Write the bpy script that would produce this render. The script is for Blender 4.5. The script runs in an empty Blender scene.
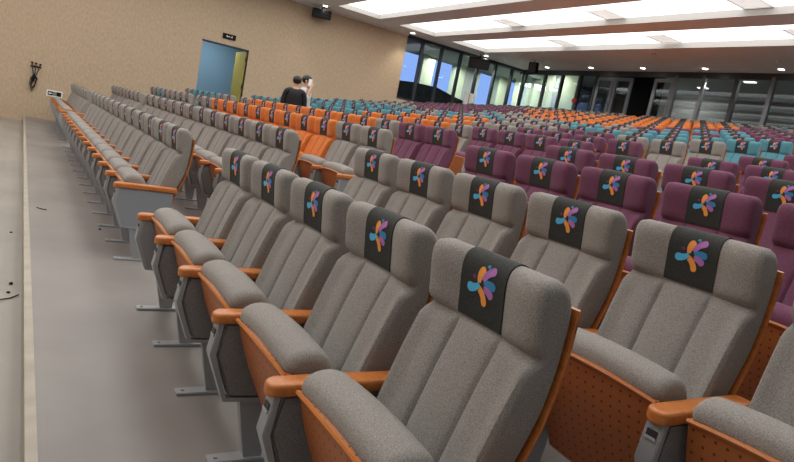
import bpy, bmesh, math, random
import numpy as np
from mathutils import Vector, Matrix
random.seed(4)
SC = bpy.context.scene
COL = SC.collection
P = 0.58                      # seat pitch
AISLE_Y = 0.0
# ------------------------------------------------------------------ materials
def new_mat(name):
    m = bpy.data.materials.new(name); m.use_nodes = True
    nt = m.node_tree
    return m, nt, nt.nodes['Principled BSDF']
def N(nt, typ, **kw):
    n = nt.nodes.new(typ)
    for k, v in kw.items():
        if k.startswith('i_'):
            n.inputs[k[2:].replace('_', ' ')].default_value = v
        else: setattr(n, k, v)
    return n
def plain(name, col, rough=.6, metal=0., spec=.5):
    m, nt, b = new_mat(name)
    b.inputs['Base Color'].default_value = (*col, 1); b.inputs['Roughness'].default_value = rough
    b.inputs['Metallic'].default_value = metal; b.inputs['Specular IOR Level'].default_value = spec
    return m
def noisy(name, c1, c2, scale, rough=.7, bump=0., detail=3., stretch=(1, 1, 1), spec=.3, coord='Object', lo=.35, hi=.65, bscale=None, sheen=0.):
    m, nt, b = new_mat(name)
    tc = N(nt, 'ShaderNodeTexCoord'); mp = N(nt, 'ShaderNodeMapping'); mp.inputs['Scale'].default_value = stretch
    no = N(nt, 'ShaderNodeTexNoise'); no.inputs['Scale'].default_value = scale; no.inputs['Detail'].default_value = detail
    cr = N(nt, 'ShaderNodeValToRGB')
    cr.color_ramp.elements[0].position = lo; cr.color_ramp.elements[0].color = (*c1, 1)
    cr.color_ramp.elements[1].position = hi; cr.color_ramp.elements[1].color = (*c2, 1)
    L = nt.links.new
    L(tc.outputs[coord], mp.inputs[0]); L(mp.outputs[0], no.inputs['Vector']); L(no.outputs['Fac'], cr.inputs[0])
    L(cr.outputs[0], b.inputs['Base Color'])
    b.inputs['Roughness'].default_value = rough; b.inputs['Specular IOR Level'].default_value = spec
    b.inputs['Sheen Weight'].default_value = sheen
    if bump:
        bu = N(nt, 'ShaderNodeBump'); bu.inputs['Strength'].default_value = bump; bu.inputs['Distance'].default_value = .002
        if bscale:
            n2 = N(nt, 'ShaderNodeTexNoise'); n2.inputs['Scale'].default_value = bscale
            L(mp.outputs[0], n2.inputs['Vector']); L(n2.outputs['Fac'], bu.inputs['Height'])
        else: L(no.outputs['Fac'], bu.inputs['Height'])
        L(bu.outputs[0], b.inputs['Normal'])
    return m
def fabric(name, c):
    c1 = tuple(x * .72 for x in c); c2 = tuple(min(1, x * 1.28) for x in c)
    return noisy(name, c1, c2, 330, rough=.95, bump=.5, detail=2, spec=.12, sheen=.12)
M = {}
FAB = {'G': (.285, .264, .243), 'P': (.165, .062, .108), 'O': (.62, .185, .045), 'T': (.10, .27, .33)}
CNAME = {'G': 'grey', 'P': 'purple', 'O': 'orange', 'T': 'teal'}
for k, c in FAB.items(): M['fab' + k] = fabric(CNAME[k] + '_fabric', c)
M['side_fab'] = fabric('dark_grey_fabric', (.235, .232, .23))
M['wood'] = noisy('orange_wood', (.46, .14, .03), (.56, .19, .045), 14, rough=.3, detail=5, stretch=(1, 6, 6), spec=.5)
# perforated wood: rows of small round holes
def perforated():
    m, nt, b = new_mat('perforated_orange_wood'); L = nt.links.new
    tc = N(nt, 'ShaderNodeTexCoord'); sp = N(nt, 'ShaderNodeSeparateXYZ'); L(tc.outputs['Object'], sp.inputs[0])
    def cell(sock):
        d = N(nt, 'ShaderNodeMath', operation='DIVIDE'); L(sock, d.inputs[0]); d.inputs[1].default_value = .034
        f = N(nt, 'ShaderNodeMath', operation='FRACT'); L(d.outputs[0], f.inputs[0])
        s = N(nt, 'ShaderNodeMath', operation='SUBTRACT'); L(f.outputs[0], s.inputs[0]); s.inputs[1].default_value = .5
        q = N(nt, 'ShaderNodeMath', operation='MULTIPLY'); L(s.outputs[0], q.inputs[0]); L(s.outputs[0], q.inputs[1])
        return q.outputs[0]
    a = N(nt, 'ShaderNodeMath', operation='ADD'); L(cell(sp.outputs[0]), a.inputs[0]); L(cell(sp.outputs[2]), a.inputs[1])
    lt = N(nt, 'ShaderNodeMath', operation='LESS_THAN'); L(a.outputs[0], lt.inputs[0]); lt.inputs[1].default_value = .016
    no = N(nt, 'ShaderNodeTexNoise'); no.inputs['Scale'].default_value = 9; no.inputs['Detail'].default_value = 5
    cr = N(nt, 'ShaderNodeValToRGB')
    cr.color_ramp.elements[0].color = (.40, .125, .034, 1); cr.color_ramp.elements[1].color = (.50, .16, .045, 1)
    L(tc.outputs['Object'], no.inputs['Vector']); L(no.outputs['Fac'], cr.inputs[0])
    mx = N(nt, 'ShaderNodeMix', data_type='RGBA'); L(lt.outputs[0], mx.inputs[0]); L(cr.outputs[0], mx.inputs[6])
    mx.inputs[7].default_value = (.12, .025, .008, 1); L(mx.outputs[2], b.inputs['Base Color'])
    b.inputs['Roughness'].default_value = .38
    return m
M['perf'] = perforated()
M['plastic'] = plain('grey_plastic', (.33, .345, .355), .45)
M['laminate'] = plain('grey_laminate', (.27, .285, .305), .5)
M['dark_plastic'] = plain('dark_plastic', (.025, .025, .028), .5)
M['metal'] = plain('grey_painted_metal', (.33, .345, .36), .45, .1)
M['cover'] = noisy('black_cover_cloth', (.022, .024, .022), (.04, .042, .039), 200, rough=.75, spec=.35, bump=.15)
EMB = {'e_orange': (.90, .34, .06), 'e_purple': (.46, .17, .50), 'e_blue': (.03, .24, .50), 'e_sky': (.08, .50, .85), 'e_plum': (.16, .03, .13), 'e_teal': (.03, .25, .38)}
for k, c in EMB.items(): M[k] = plain(k.replace('e_', 'print_'), c, .6)
M['floor'] = noisy('grey_vinyl_floor', (.19, .172, .16), (.255, .234, .218), 1.3, rough=.42, detail=6, spec=.45, lo=.3, hi=.7)
M['pit'] = noisy('worn_grey_floor', (.25, .23, .20), (.325, .295, .26), 1.1, rough=.45, detail=6, lo=.3, hi=.7)
M['nosing'] = noisy('beige_nosing', (.34, .30, .245), (.42, .375, .31), 6, rough=.5)
M['wallpaper'] = noisy('beige_fibre_wall', (.44, .335, .23), (.55, .425, .30), 24, rough=.85, bump=.25, detail=5, stretch=(1, 1, .45), lo=.28, hi=.75)
M['ceil'] = plain('ceiling_paint', (.80, .84, .85), .8)
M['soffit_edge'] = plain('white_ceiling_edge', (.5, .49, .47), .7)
M['darkwall'] = plain('dark_wall', (.15, .147, .145), .7)
def emit(name, col, s):
    m = bpy.data.materials.new(name); m.use_nodes = True; nt = m.node_tree
    nt.nodes.remove(nt.nodes['Principled BSDF'])
    e = nt.nodes.new('ShaderNodeEmission'); e.inputs[0].default_value = (*col, 1); e.inputs[1].default_value = s
    nt.links.new(e.outputs[0], nt.nodes['Material Output'].inputs[0]); return m
M['recess_glow'] = emit('glowing_recess_top', (1, .975, .94), 2.6)  # recess top made to glow itself, standing in for hidden cove strips
M['downlight'] = emit('downlight_lens', (1, .97, .9), 14)
M['street'] = emit('street_lamp_lens', (.75, .88, 1), 9)
M['reflect_glow'] = emit('reflection_glow', (1, .98, .95), 2.2)
M['frame_dark'] = plain('dark_window_frame', (.035, .04, .045), .4)
M['frame_grey'] = plain('grey_door_frame', (.17, .18, .195), .35, .3)
M['grille'] = plain('air_grille_metal', (.55, .54, .5), .5)
M['black'] = plain('matt_black', (.010, .010, .011), .85, 0, .2)
M['spk_grille'] = plain('speaker_mesh', (.02, .02, .022), .5, .3)
M['white'] = plain('white_plastic', (.8, .8, .78), .5)
M['pale_green'] = plain('pale_green_paint', (.62, .70, .52), .8)
M['grey_paint'] = plain('grey_paint', (.38, .41, .40), .8)
M['door_leaf'] = plain('olive_yellow_door', (.36, .31, .05), .5)
M['blue_wall'] = plain('blue_wall', (.18, .33, .46), .8)
M['blue_wall2'] = plain('blue_wall_base', (.14, .26, .37), .8)
M['roof_dark'] = plain('dark_roof', (.012, .013, .016), .8)
M['bounce_tint'] = plain('cool_bounce_tint', (.38, .42, .48), .8)  # unseen right wall, tinted to bounce cool light onto the seat sides
M['red'] = plain('red_plastic', (.5, .03, .02), .5)
def glassmat():
    m = bpy.data.materials.new('window_glass'); m.use_nodes = True; nt = m.node_tree; L = nt.links.new
    nt.nodes.remove(nt.nodes['Principled BSDF'])
    t = nt.nodes.new('ShaderNodeBsdfTransparent'); t.inputs[0].default_value = (.86, .9, .9, 1)
    g = nt.nodes.new('ShaderNodeBsdfGlossy'); g.inputs['Roughness'].default_value = .02; g.inputs[0].default_value = (.9, .95, 1, 1)
    f = nt.nodes.new('ShaderNodeFresnel'); f.inputs[0].default_value = 1.32
    mx = nt.nodes.new('ShaderNodeMixShader')
    L(f.outputs[0], mx.inputs[0]); L(t.outputs[0], mx.inputs[1]); L(g.outputs[0], mx.inputs[2])
    L(mx.outputs[0], nt.nodes['Material Output'].inputs[0]); return m
M['glass'] = glassmat()
# ------------------------------------------------------------------ mesh helpers
class MB:
    """collects polygons with material slots and becomes one mesh"""
    def __init__(s): s.v = []; s.f = []; s.m = []; s.mats = []; s.sm = []
    def slot(s, mat):
        if mat not in s.mats: s.mats.append(mat)
        return s.mats.index(mat)
    def add(s, vs, fs, mat, smooth=False):
        o = len(s.v); i = s.slot(mat); s.v += [tuple(v) for v in vs]
        for f in fs: s.f.append(tuple(o + a for a in f)); s.m.append(i); s.sm.append(smooth)
    def box(s, x0, x1, y0, y1, z0, z1, mat, bev=0.):
        if bev:
            bm = bmesh.new(); bmesh.ops.create_cube(bm, size=1)
            for v in bm.verts: v.co = ((x0 + x1) / 2 + v.co.x * (x1 - x0), (y0 + y1) / 2 + v.co.y * (y1 - y0), (z0 + z1) / 2 + v.co.z * (z1 - z0))
            bmesh.ops.bevel(bm, geom=bm.edges[:], offset=bev, segments=2, affect='EDGES')
            s.bm(bm, mat, True); return
        vs = [(x, y, z) for x in (x0, x1) for y in (y0, y1) for z in (z0, z1)]
        s.add(vs, [(0, 1, 3, 2), (4, 6, 7, 5), (0, 4, 5, 1), (2, 3, 7, 6), (0, 2, 6, 4), (1, 5, 7, 3)], mat)
    def bm(s, bm, mat, smooth=False):
        bmesh.ops.recalc_face_normals(bm, faces=bm.faces[:]); bm.verts.index_update()
        s.add([v.co[:] for v in bm.verts], [[v.index for v in f.verts] for f in bm.faces], mat, smooth); bm.free()
    def prism_x(s, poly, x0, x1, mat, bev=0.):     # poly in (y,z), extruded along x
        bm = bmesh.new(); a = [bm.verts.new((x0, y, z)) for y, z in poly]; b = [bm.verts.new((x1, y, z)) for y, z in poly]
        n = len(poly); bm.faces.new(a); bm.faces.new(b[::-1])
        for i in range(n): bm.faces.new((a[i], a[(i + 1) % n], b[(i + 1) % n], b[i]))
        if bev: bmesh.ops.bevel(bm, geom=bm.edges[:], offset=bev, segments=2, affect='EDGES')
        s.bm(bm, mat, bool(bev))
    def tube(s, pts, r, mat, n=8):
        pts = [Vector(p) for p in pts]; vs = []; fs = []
        rr = r if isinstance(r, (list, tuple)) else [r] * len(pts)
        for i, p in enumerate(pts):
            d = (pts[min(i + 1, len(pts) - 1)] - pts[max(i - 1, 0)]).normalized()
            a = d.cross(Vector((0, 0, 1)));
            if a.length < 1e-3: a = d.cross(Vector((1, 0, 0)))
            a.normalize(); b = d.cross(a)
            for k in range(n):
                t = 2 * math.pi * k / n; vs.append(p + (a * math.cos(t) + b * math.sin(t)) * rr[i])
        for i in range(len(pts) - 1):
            for k in range(n): fs.append((i * n + k, i * n + (k + 1) % n, (i + 1) * n + (k + 1) % n, (i + 1) * n + k))
        fs.append(tuple(range(n))[::-1]); fs.append(tuple((len(pts) - 1) * n + k for k in range(n)))
        s.add(vs, fs, mat, True)
    def cyl(s, c, r, z0, z1, mat, n=20): s.tube([(c[0], c[1], z0), (c[0], c[1], z1)], r, mat, n)
    def mesh(s, name):
        me = bpy.data.meshes.new(name); me.from_pydata(s.v, [], s.f)
        for m in s.mats: me.materials.append(m)
        me.polygons.foreach_set('material_index', s.m); me.polygons.foreach_set('use_smooth', s.sm)
        me.update(); fix_normals(me); return me
def fix_normals(me):
    bm = bmesh.new(); bm.from_mesh(me); bmesh.ops.recalc_face_normals(bm, faces=bm.faces[:]); bm.to_mesh(me); bm.free()
    try: me.set_sharp_from_angle(angle=math.radians(42))
    except Exception: pass
def link(name, me, parent=None, loc=None, rz=0):
    o = bpy.data.objects.new(name, me); COL.objects.link(o)
    if parent is not None: o.parent = parent
    if loc is not None: o.location = loc
    if rz: o.rotation_euler.z = rz
    return o
def tag(o, label=None, cat=None, group=None, kind=None):
    for k, v in (('label', label), ('category', cat), ('group', group), ('kind', kind)):
        if v: o[k] = v
    return o
def struct(name, mb, label=None, parent=None):
    o = link(name, mb.mesh(name), parent)
    if parent is None: o['kind'] = 'structure'
    if label: o['label'] = label
    return o
# ------------------------------------------------------------------ the seat
def smooth_profile(pts, n=4):
    """closed Catmull-Rom through pts"""
    out = []; L = len(pts)
    for i in range(L):
        p0, p1, p2, p3 = pts[i - 1], pts[i], pts[(i + 1) % L], pts[(i + 2) % L]
        for k in range(n):
            t = k / n
            out.append(tuple(.5 * ((2 * b) + (-a + c) * t + (2 * a - 5 * b + 4 * c - d) * t * t + (-a + 3 * b - 3 * c + d) * t ** 3) for a, b, c, d in zip(p0, p1, p2, p3)))
    return out
def normals2(pf):
    out = []; n = len(pf); area = sum(pf[i][0] * pf[(i + 1) % n][1] - pf[(i + 1) % n][0] * pf[i][1] for i in range(n))
    sg = 1 if area > 0 else -1
    for i in range(n):
        dy = pf[(i + 1) % n][0] - pf[i - 1][0]; dz = pf[(i + 1) % n][1] - pf[i - 1][1]; l = math.hypot(dy, dz) or 1
        out.append((sg * dz / l, -sg * dy / l))
    return out
def loft(mb, pf, xs, mat, half, r, mod=None, wfun=None):
    """profile pf (y,z) swept over x with rounded ends; mod(x,y,z)->(dy,dz)"""
    nm = normals2(pf); n = len(pf); vs = []; fs = []
    for x in xs:
        e = abs(x) - (half - r); ins = r * (1 - math.sqrt(max(0, 1 - (e / r) ** 2))) if e > 0 else 0
        for (y, z), (ny, nz) in zip(pf, nm):
            yy, zz = y - ny * ins, z - nz * ins
            if mod: a, b = mod(x, y, z, ny); yy += a; zz += b
            w = wfun(z) if wfun else 1
            vs.append((x * w, yy, zz))
    for i in range(len(xs) - 1):
        for k in range(n): fs.append((i * n + k, i * n + (k + 1) % n, (i + 1) * n + (k + 1) % n, (i + 1) * n + k))
    fs.append(tuple(range(n))[::-1]); fs.append(tuple((len(xs) - 1) * n + k for k in range(n)))
    mb.add(vs, fs, mat, True)
def endxs(half, r, mids):
    e = [half - r + r * t for t in (0, .35, .65, .86, .97, 1)]
    return sorted([-a for a in e] + e + mids)
# backrest profile, clockwise from the bottom front up the lumbar, over the headrest, down the back
BACK = [(.262, .33), (.292, .42), (.324, .52), (.356, .62), (.389, .72), (.419, .80), (.438, .848), (.447, .866), (.443, .877), (.440, .893), (.434, .94),
        (.427, .985), (.425, 1.02), (.433, 1.047), (.455, 1.062), (.483, 1.056), (.508, 1.036), (.526, 1.00), (.531, .955), (.530, .88), (.522, .78), (.503, .69), (.461, .58), (.415, .46), (.368, .35), (.32, .315)]
BP = smooth_profile(BACK, 2)
def back_mod(x, y, z, ny):
    dy = dz = 0
    if ny < -.3:
        if z < .868:
            a = min(1, (.868 - z) / .03)
            for g in (-.09, .09): dy += .013 * math.exp(-((x - g) / .007) ** 2) * a
            dy -= .008 * a * (1 - min(1, (abs(abs(x) - (.0 if abs(x) < .09 else .165)) / .085) ** 2))
            if abs(x) > .19: dy -= .028 * min(1, (abs(x) - .19) / .04) * a
        else:
            t = min(1, max(0, (abs(x) - .06) / .13)); dy += .002 - .024 * t * t * (3 - 2 * t) * min(1, .3 + (z - .868) / .03)
    return dy, dz
def back_w(z): return 1.0 if z > .86 else 1.0 - .06 * (.86 - z) / .5
HB = .240
def mk_backrest(c):
    mb = MB(); xs = endxs(HB, .03, [-.185, -.165, -.13, -.107, -.098, -.094, -.09, -.086, -.082, -.072, -.045, 0, .045, .072, .082, .086, .09, .094, .098, .107, .13, .165, .185])
    loft(mb, BP, xs, M['fab' + c], HB, .03, back_mod, back_w); return mb.mesh('backrest')
def open_top(off, zlo_front, zlo_back):
    nm = normals2(BP); out = []
    for (y, z), (ny, nz) in zip(BP, nm):
        if (ny < .2 and y < .48 and z >= zlo_front and y < .475) or z > 1.035 or (ny > .2 and z >= zlo_back): out.append((y + ny * off, z + nz * off, ny))
    return out
def mk_cover():
    mb = MB(); pr = open_top(.004, .876, .93); xs = [-.094, -.0925, -.07, -.035, 0, .035, .07, .0925, .094]; vs = []; fs = []
    for i, x in enumerate(xs):
        for (y, z, ny) in pr:
            dy, _ = back_mod(x, y, z, ny) if z > .868 else (0, 0)
            if abs(x) > .0935: dy += .006 if ny < 0 else -.006
            vs.append((x, y + dy, z))
    n = len(pr)
    for i in range(len(xs) - 1):
        for k in range(n - 1): fs.append((i * n + k, i * n + k + 1, (i + 1) * n + k + 1, (i + 1) * n + k))
    mb.add(vs, fs, M['cover'], True); return mb.mesh('headrest_cover')
def front_y(z):
    best = None
    for i in range(len(BP)):
        (y0, z0), (y1, z1) = BP[i], BP[(i + 1) % len(BP)]
        if y0 < .47 and .88 < z0 <= z <= z1: best = y0 + (y1 - y0) * (z - z0) / (z1 - z0 + 1e-9)
    return best if best is not None else .433
PET = []
def petals():
    # blade ends in pixels of a close look at one headrest, turned into metres on the headrest plane
    src = [('e_orange', (247, 237), (266, 188), 8, 15), ('e_purple', (266, 231), (310, 196), 9, 14), ('e_blue', (266, 247), (302, 262), 9, 14), ('e_purple', (262, 268), (286, 296), 10, 14),
           ('e_orange', (242, 262), (254, 326), 12, 13), ('e_sky', (246, 243), (203, 250), 7, 16), ('e_plum', (224, 212), (228, 206), 8, 8), ('e_teal', (288, 177), (290, 173), 7, 8)]
    det = 930 * -1497 - 342 * 508
    out = []
    for m, a, b, r0, r1 in src:
        q = []
        for px, py in (a, b):
            dx, dy = px - 256, py - 252
            q.append(((dx * -1497 - 342 * dy) / det, (930 * dy - 508 * dx) / det))
        out.append((m, (q[0][0] * .95, q[0][1] * .95), (q[1][0] * .95, q[1][1] * .95), r0 / 1250, r1 / 1180))
    return out
PET = petals()
def mk_emblem(zc=.978):
    mb = MB()
    for m, (x0, z0), (x1, z1), r0, r1 in PET:
        l = math.hypot(x1 - x0, z1 - z0); ux, uz = (x1 - x0) / l, (z1 - z0) / l; bend = .11 * l * (1 if l > .02 else 0); left = []; right = []
        for k in range(8):
            t = k / 7; o_ = bend * 4 * t * (1 - t); cx, cz = x0 + (x1 - x0) * t - uz * o_, z0 + (z1 - z0) * t + ux * o_; w_ = r0 + (r1 - r0) * t ** .7
            sl = bend * 4 * (1 - 2 * t) / max(l, 1e-6); tx, tz = ux - uz * sl, uz + ux * sl; q = math.hypot(tx, tz); tx /= q; tz /= q
            left.append((cx - tz * w_, cz + tx * w_)); right.append((cx + tz * w_, cz - tx * w_))
        a1 = math.atan2(tz, tx); tip = [(x1 + r1 * math.cos(a1 - math.pi / 2 + math.pi * k / 8), z1 + r1 * math.sin(a1 - math.pi / 2 + math.pi * k / 8)) for k in range(1, 8)]
        pts = right + tip + left[::-1]
        lay = .0062
        vs = [(x, front_y(z + zc) + back_mod(x, 0, z + zc, -1)[0] - lay, z + zc) for x, z in pts]
        cx = (x0 + x1) / 2 - uz * bend; cz = (z0 + z1) / 2 + ux * bend
        vs.append((cx, front_y(cz + zc) + back_mod(cx, 0, cz + zc, -1)[0] - lay, cz + zc)); n = len(pts)
        mb.add(vs, [(k, (k + 1) % n, n) for k in range(n)], M[m], False)
    me = bpy.data.meshes.new('emblem'); me.from_pydata(mb.v, [], mb.f)
    for m in mb.mats: me.materials.append(m)
    me.polygons.foreach_set('material_index', mb.m); me.update(); return me
def mk_back_panel():
    mb = MB(); fr = [(.356, .33), (.410, .44), (.457, .56), (.501, .68), (.520, .78), (.529, .88), (.5305, .955), (.527, .995)]
    bk = [(y + .010, z + .002) for y, z in fr[::-1]]
    loft(mb, fr + bk, endxs(.247, .005, [-.2, 0, .2]), M['wood'], .247, .005, None, lambda z: 1.0 if z > .86 else 1 - .05 * (.86 - z) / .5)
    return mb.mesh('back_panel')
CUSH = [(.062, .545), (.046, .575), (.034, .60), (.046, .632), (.085, .650), (.13, .650), (.172, .630), (.20, .585), (.215, .53), (.232, .44), (.25, .34), (.262, .25), (.255, .215), (.225, .215), (.19, .26), (.15, .33), (.11, .41), (.075, .49)]
CUSH = [(y + .028, z) for y, z in CUSH]
def mk_cushion(c):
    mb = MB(); loft(mb, smooth_profile(CUSH, 2), endxs(.243, .03, [-.15, -.07, 0, .07, .15]), M['fab' + c], .243, .03,
                    lambda x, y, z, ny: (0, .014 * (1 - (x / .243) ** 2) if z > .6 else 0)); return mb.mesh('seat_cushion')
def mk_seat_panel():
    mb = MB(); a = [(.037, .582), (.052, .53), (.076, .46), (.106, .39), (.140, .32), (.178, .245), (.212, .17)]; a = [(y + .028, z) for y, z in a]
    b = [(y + .016, z + .006) for y, z in a[::-1]]
    loft(mb, a + b, endxs(.240, .006, [-.16, -.08, 0, .08, .16]), M['perf'], .240, .006,
         lambda x, y, z, ny: (-.012 * (1 - (x / .24) ** 2), .016 * (1 - (x / .24) ** 2) if z > .55 else 0)); return mb.mesh('seat_panel')
def mk_seat_edge():
    mb = MB()
    pts = []
    for k in range(13):
        x = -.238 + .476 * k / 12; e = 1 - (x / .24) ** 2
        pts.append((x, .062 - .013 * e, .580 + .016 * e))
    mb.tube(pts, .0075, M['wood'], 6)
    return mb.mesh('panel_edging')
def mk_armrest():
    mb = MB(); w = .036; out = []
    for k in range(9):
        t = math.pi + math.pi * k / 8; out.append((w * math.cos(t) * (1 if abs(math.cos(t)) > .99 else .97), .012 + .026 * math.sin(t)))
    out += [(w, .20), (w, .425), (w - .01, .44), (-w + .01, .44), (-w, .425), (-w, .20)]
    lv = [(.559, .006), (.562, .001), (.567, 0), (.586, 0), (.592, .0015), (.5965, .006), (.598, .012)]; n = len(out); vs = []; fs = []
    for z, ins in lv:
        for x, y in out:
            d = math.hypot(x, y - .2); vs.append((x * (1 - ins / w), .2 + (y - .2) * (1 - ins / .23), z - (.006 * max(0, (.06 - y) / .07) ** 2)))
    for i in range(len(lv) - 1):
        for k in range(n): fs.append((i * n + k, i * n + (k + 1) % n, (i + 1) * n + (k + 1) % n, (i + 1) * n + k))
    fs.append(tuple(range(n))[::-1]); fs.append(tuple((len(lv) - 1) * n + k for k in range(n)))
    mb.add(vs, fs, M['wood'], True); return mb.mesh('armrest')
PANEL = [(.024, .558), (.006, .44), (.075, .265), (.37, .25), (.40, .30), (.42, .558)]
def mk_side_panel(end):
    mb = MB()
    if end: mb.prism_x(PANEL, -.026, .026, M['laminate'], .004)
    else: mb.prism_x([(.034, .556), (.016, .44), (.084, .272), (.365, .257), (.395, .302), (.412, .556)], -.025, .025, M['side_fab'], .008)
    return mb.mesh('side_panel')
def mk_trim():
    mb = MB(); mb.prism_x([(.008, .558), (-.010, .44), (.062, .262), (.078, .266), (.010, .44), (.028, .558)], -.0285, .0285, M['plastic'], .003)
    mb.prism_x([(.06, .268), (.066, .255), (.37, .24), (.40, .29), (.392, .302), (.366, .256)], -.0275, .0275, M['plastic'])
    return mb.mesh('arm_trim')
def mk_latch():
    mb = MB(); mb.prism_x([(-.0005, .530), (-.004, .506), (.012, .506), (.016, .530)], -.016, .016, M['dark_plastic'])
    mb.prism_x([(-.0045, .512), (-.006, .504), (.012, .504), (.012, .512)], -.018, .018, M['plastic'])
    return mb.mesh('latch')
def mk_pedestal():
    mb = MB(); bm = bmesh.new(); r = []
    for y0, y1, z, w in ((.13, .27, .262, .020), (.155, .265, .14, .017), (.185, .255, .012, .015)):
        r.append([bm.verts.new(c) for c in ((-w, y0, z), (w, y0, z), (w, y1, z), (-w, y1, z))])
    bm.faces.new(r[0][::-1]); bm.faces.new(r[2])
    for a, b in zip(r, r[1:]):
        for i in range(4): bm.faces.new((a[i], a[(i + 1) % 4], b[(i + 1) % 4], b[i]))
    mb.bm(bm, M['metal'])
    return mb.mesh('pedestal')
def mk_foot():
    mb = MB(); mb.box(-.032, .032, .05, .36, 0, .014, M['metal'], .003)
    for y in (.08, .33): mb.cyl((0, y), .008, .014, .02, M['metal'], 8)
    return mb.mesh('foot_plate')
def mk_spine():
    mb = MB(); mb.box(-.225, .225, .295, .35, .235, .275, M['metal'], .004)
    return mb.mesh('hinge_bar')
ME = dict(cover=mk_cover(), emblem=mk_emblem(), bp=mk_back_panel(), sp=mk_seat_panel(), se=mk_seat_edge(), arm=mk_armrest(), side=mk_side_panel(False), sidee=mk_side_panel(True),
          trim=mk_trim(), latch=mk_latch(), ped=mk_pedestal(), foot=mk_foot(), bar=mk_spine())
MC = {}
for c in 'GPOT': MC[c] = (mk_backrest(c), mk_cushion(c))
def make_seat(c, ends, loc=(0, 0, 0)):
    """ends: set of '+', '-' : which arms the seat has; the upper case letters E/W make them a plain row end panel"""
    r = bpy.data.objects.new('auditorium_seat', None); COL.objects.link(r); r.location = loc; r.empty_display_size = .2
    b = link('backrest', MC[c][0], r); cv = link('headrest_cover', ME['cover'], b); link('emblem', ME['emblem'], cv)
    link('back_panel', ME['bp'], r)
    cu = link('seat_cushion', MC[c][1], r); link('seat_panel', ME['sp'], cu); link('panel_edging', ME['se'], cu)
    link('hinge_bar', ME['bar'], r)
    for e in ends:
        x = -P / 2 if e in '-W' else P / 2
        link('armrest', ME['arm'], r, (x, 0, 0))
        s = link('side_panel', ME['sidee' if e in 'EW' else 'side'], r, (x, 0, 0)); t = link('arm_trim', ME['trim'], r, (x, 0, 0)); link('latch', ME['latch'], t)
        p = link('pedestal', ME['ped'], r, (x, 0, 0)); link('foot_plate', ME['foot'], p)
    return r
def copy_tree(o, parent=None):
    n = o.copy(); COL.objects.link(n)
    if parent is not None: n.parent = parent
    for ch in o.children: copy_tree(ch, n)
    return n
# light single-mesh version for the seats too far away to show their parts
def far_mesh(c, ends):
    mb = MB(); pf = BACK
    loft(mb, pf, [-.24, -.225, -.19, -.1, 0, .1, .19, .225, .24], M['fab' + c], .240, .03, lambda x, y, z, ny: (-.024 * min(1, (abs(x) / .2) ** 2) if ny < -.3 and z > .868 else 0, 0), back_w)
    nm = normals2(pf); pr = [(y + ny * .005, z + nz * .005) for (y, z), (ny, nz) in zip(pf, nm)][8:19]
    n = len(pr); vs = [(x, y + (.006 if abs(x) > .093 else 0), z) for x in (-.094, -.0925, .0925, .094) for y, z in pr]
    mb.add(vs, [(i * n + k, i * n + k + 1, (i + 1) * n + k + 1, (i + 1) * n + k) for i in range(3) for k in range(n - 1)], M['cover'], True)
    for m, (x0, z0), (x1, z1), r0, r1 in PET[:6]:
        dx, dz = x1 - x0, z1 - z0; l = math.hypot(dx, dz); ux, uz = dx / l, dz / l
        q = [(x0 - uz * r0, z0 + ux * r0), (x0 + uz * r0, z0 - ux * r0), (x1 + uz * r1, z1 - ux * r1), (x1 + ux * r1, z1 + uz * r1), (x1 - uz * r1, z1 + ux * r1)]
        mb.add([(x, front_y(z + .978) - .0075, z + .978) for x, z in q], [(0, 1, 2, 3, 4)], M[m])
    fr = [(.356, .33), (.457, .56), (.501, .68), (.529, .88), (.529, .99)]
    mb.prism_x(fr + [(y + .016, z) for y, z in fr[::-1]], -.262, .262, M['wood'])
    loft(mb, CUSH, [-.243, -.22, 0, .22, .243], M['fab' + c], .243, .03)
    mb.prism_x([(.062, .582), (.128, .39), (.24, .17), (.256, .176), (.144, .396), (.078, .588)], -.24, .24, M['perf'])
    for e in ends:
        x = -P / 2 if e in '-W' else P / 2
        mb.box(x - .031, x + .031, -.012, .44, .558, .597, M['wood'])
        mb.prism_x(PANEL, x - .026, x + .026, M['laminate' if e in 'EW' else 'side_fab'])
        mb.prism_x([(.008, .558), (-.010, .44), (.062, .262), (.078, .266), (.010, .44), (.028, .558)], x - .0285, x + .0285, M['plastic'])
        mb.box(x - .018, x + .018, .16, .26, .0, .27, M['metal']); mb.box(x - .032, x + .032, .02, .38, 0, .014, M['metal'])
    return mb
# ------------------------------------------------------------------ seat plan
ROWS = {1: (0, 0), 2: (.884, .145), 3: (1.8, .311), 4: (2.73, .45)}
for j in range(13): ROWS[5 + j] = (4.48 + .835 * j, .633 + .1385 * j)
TAB = {}
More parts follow.
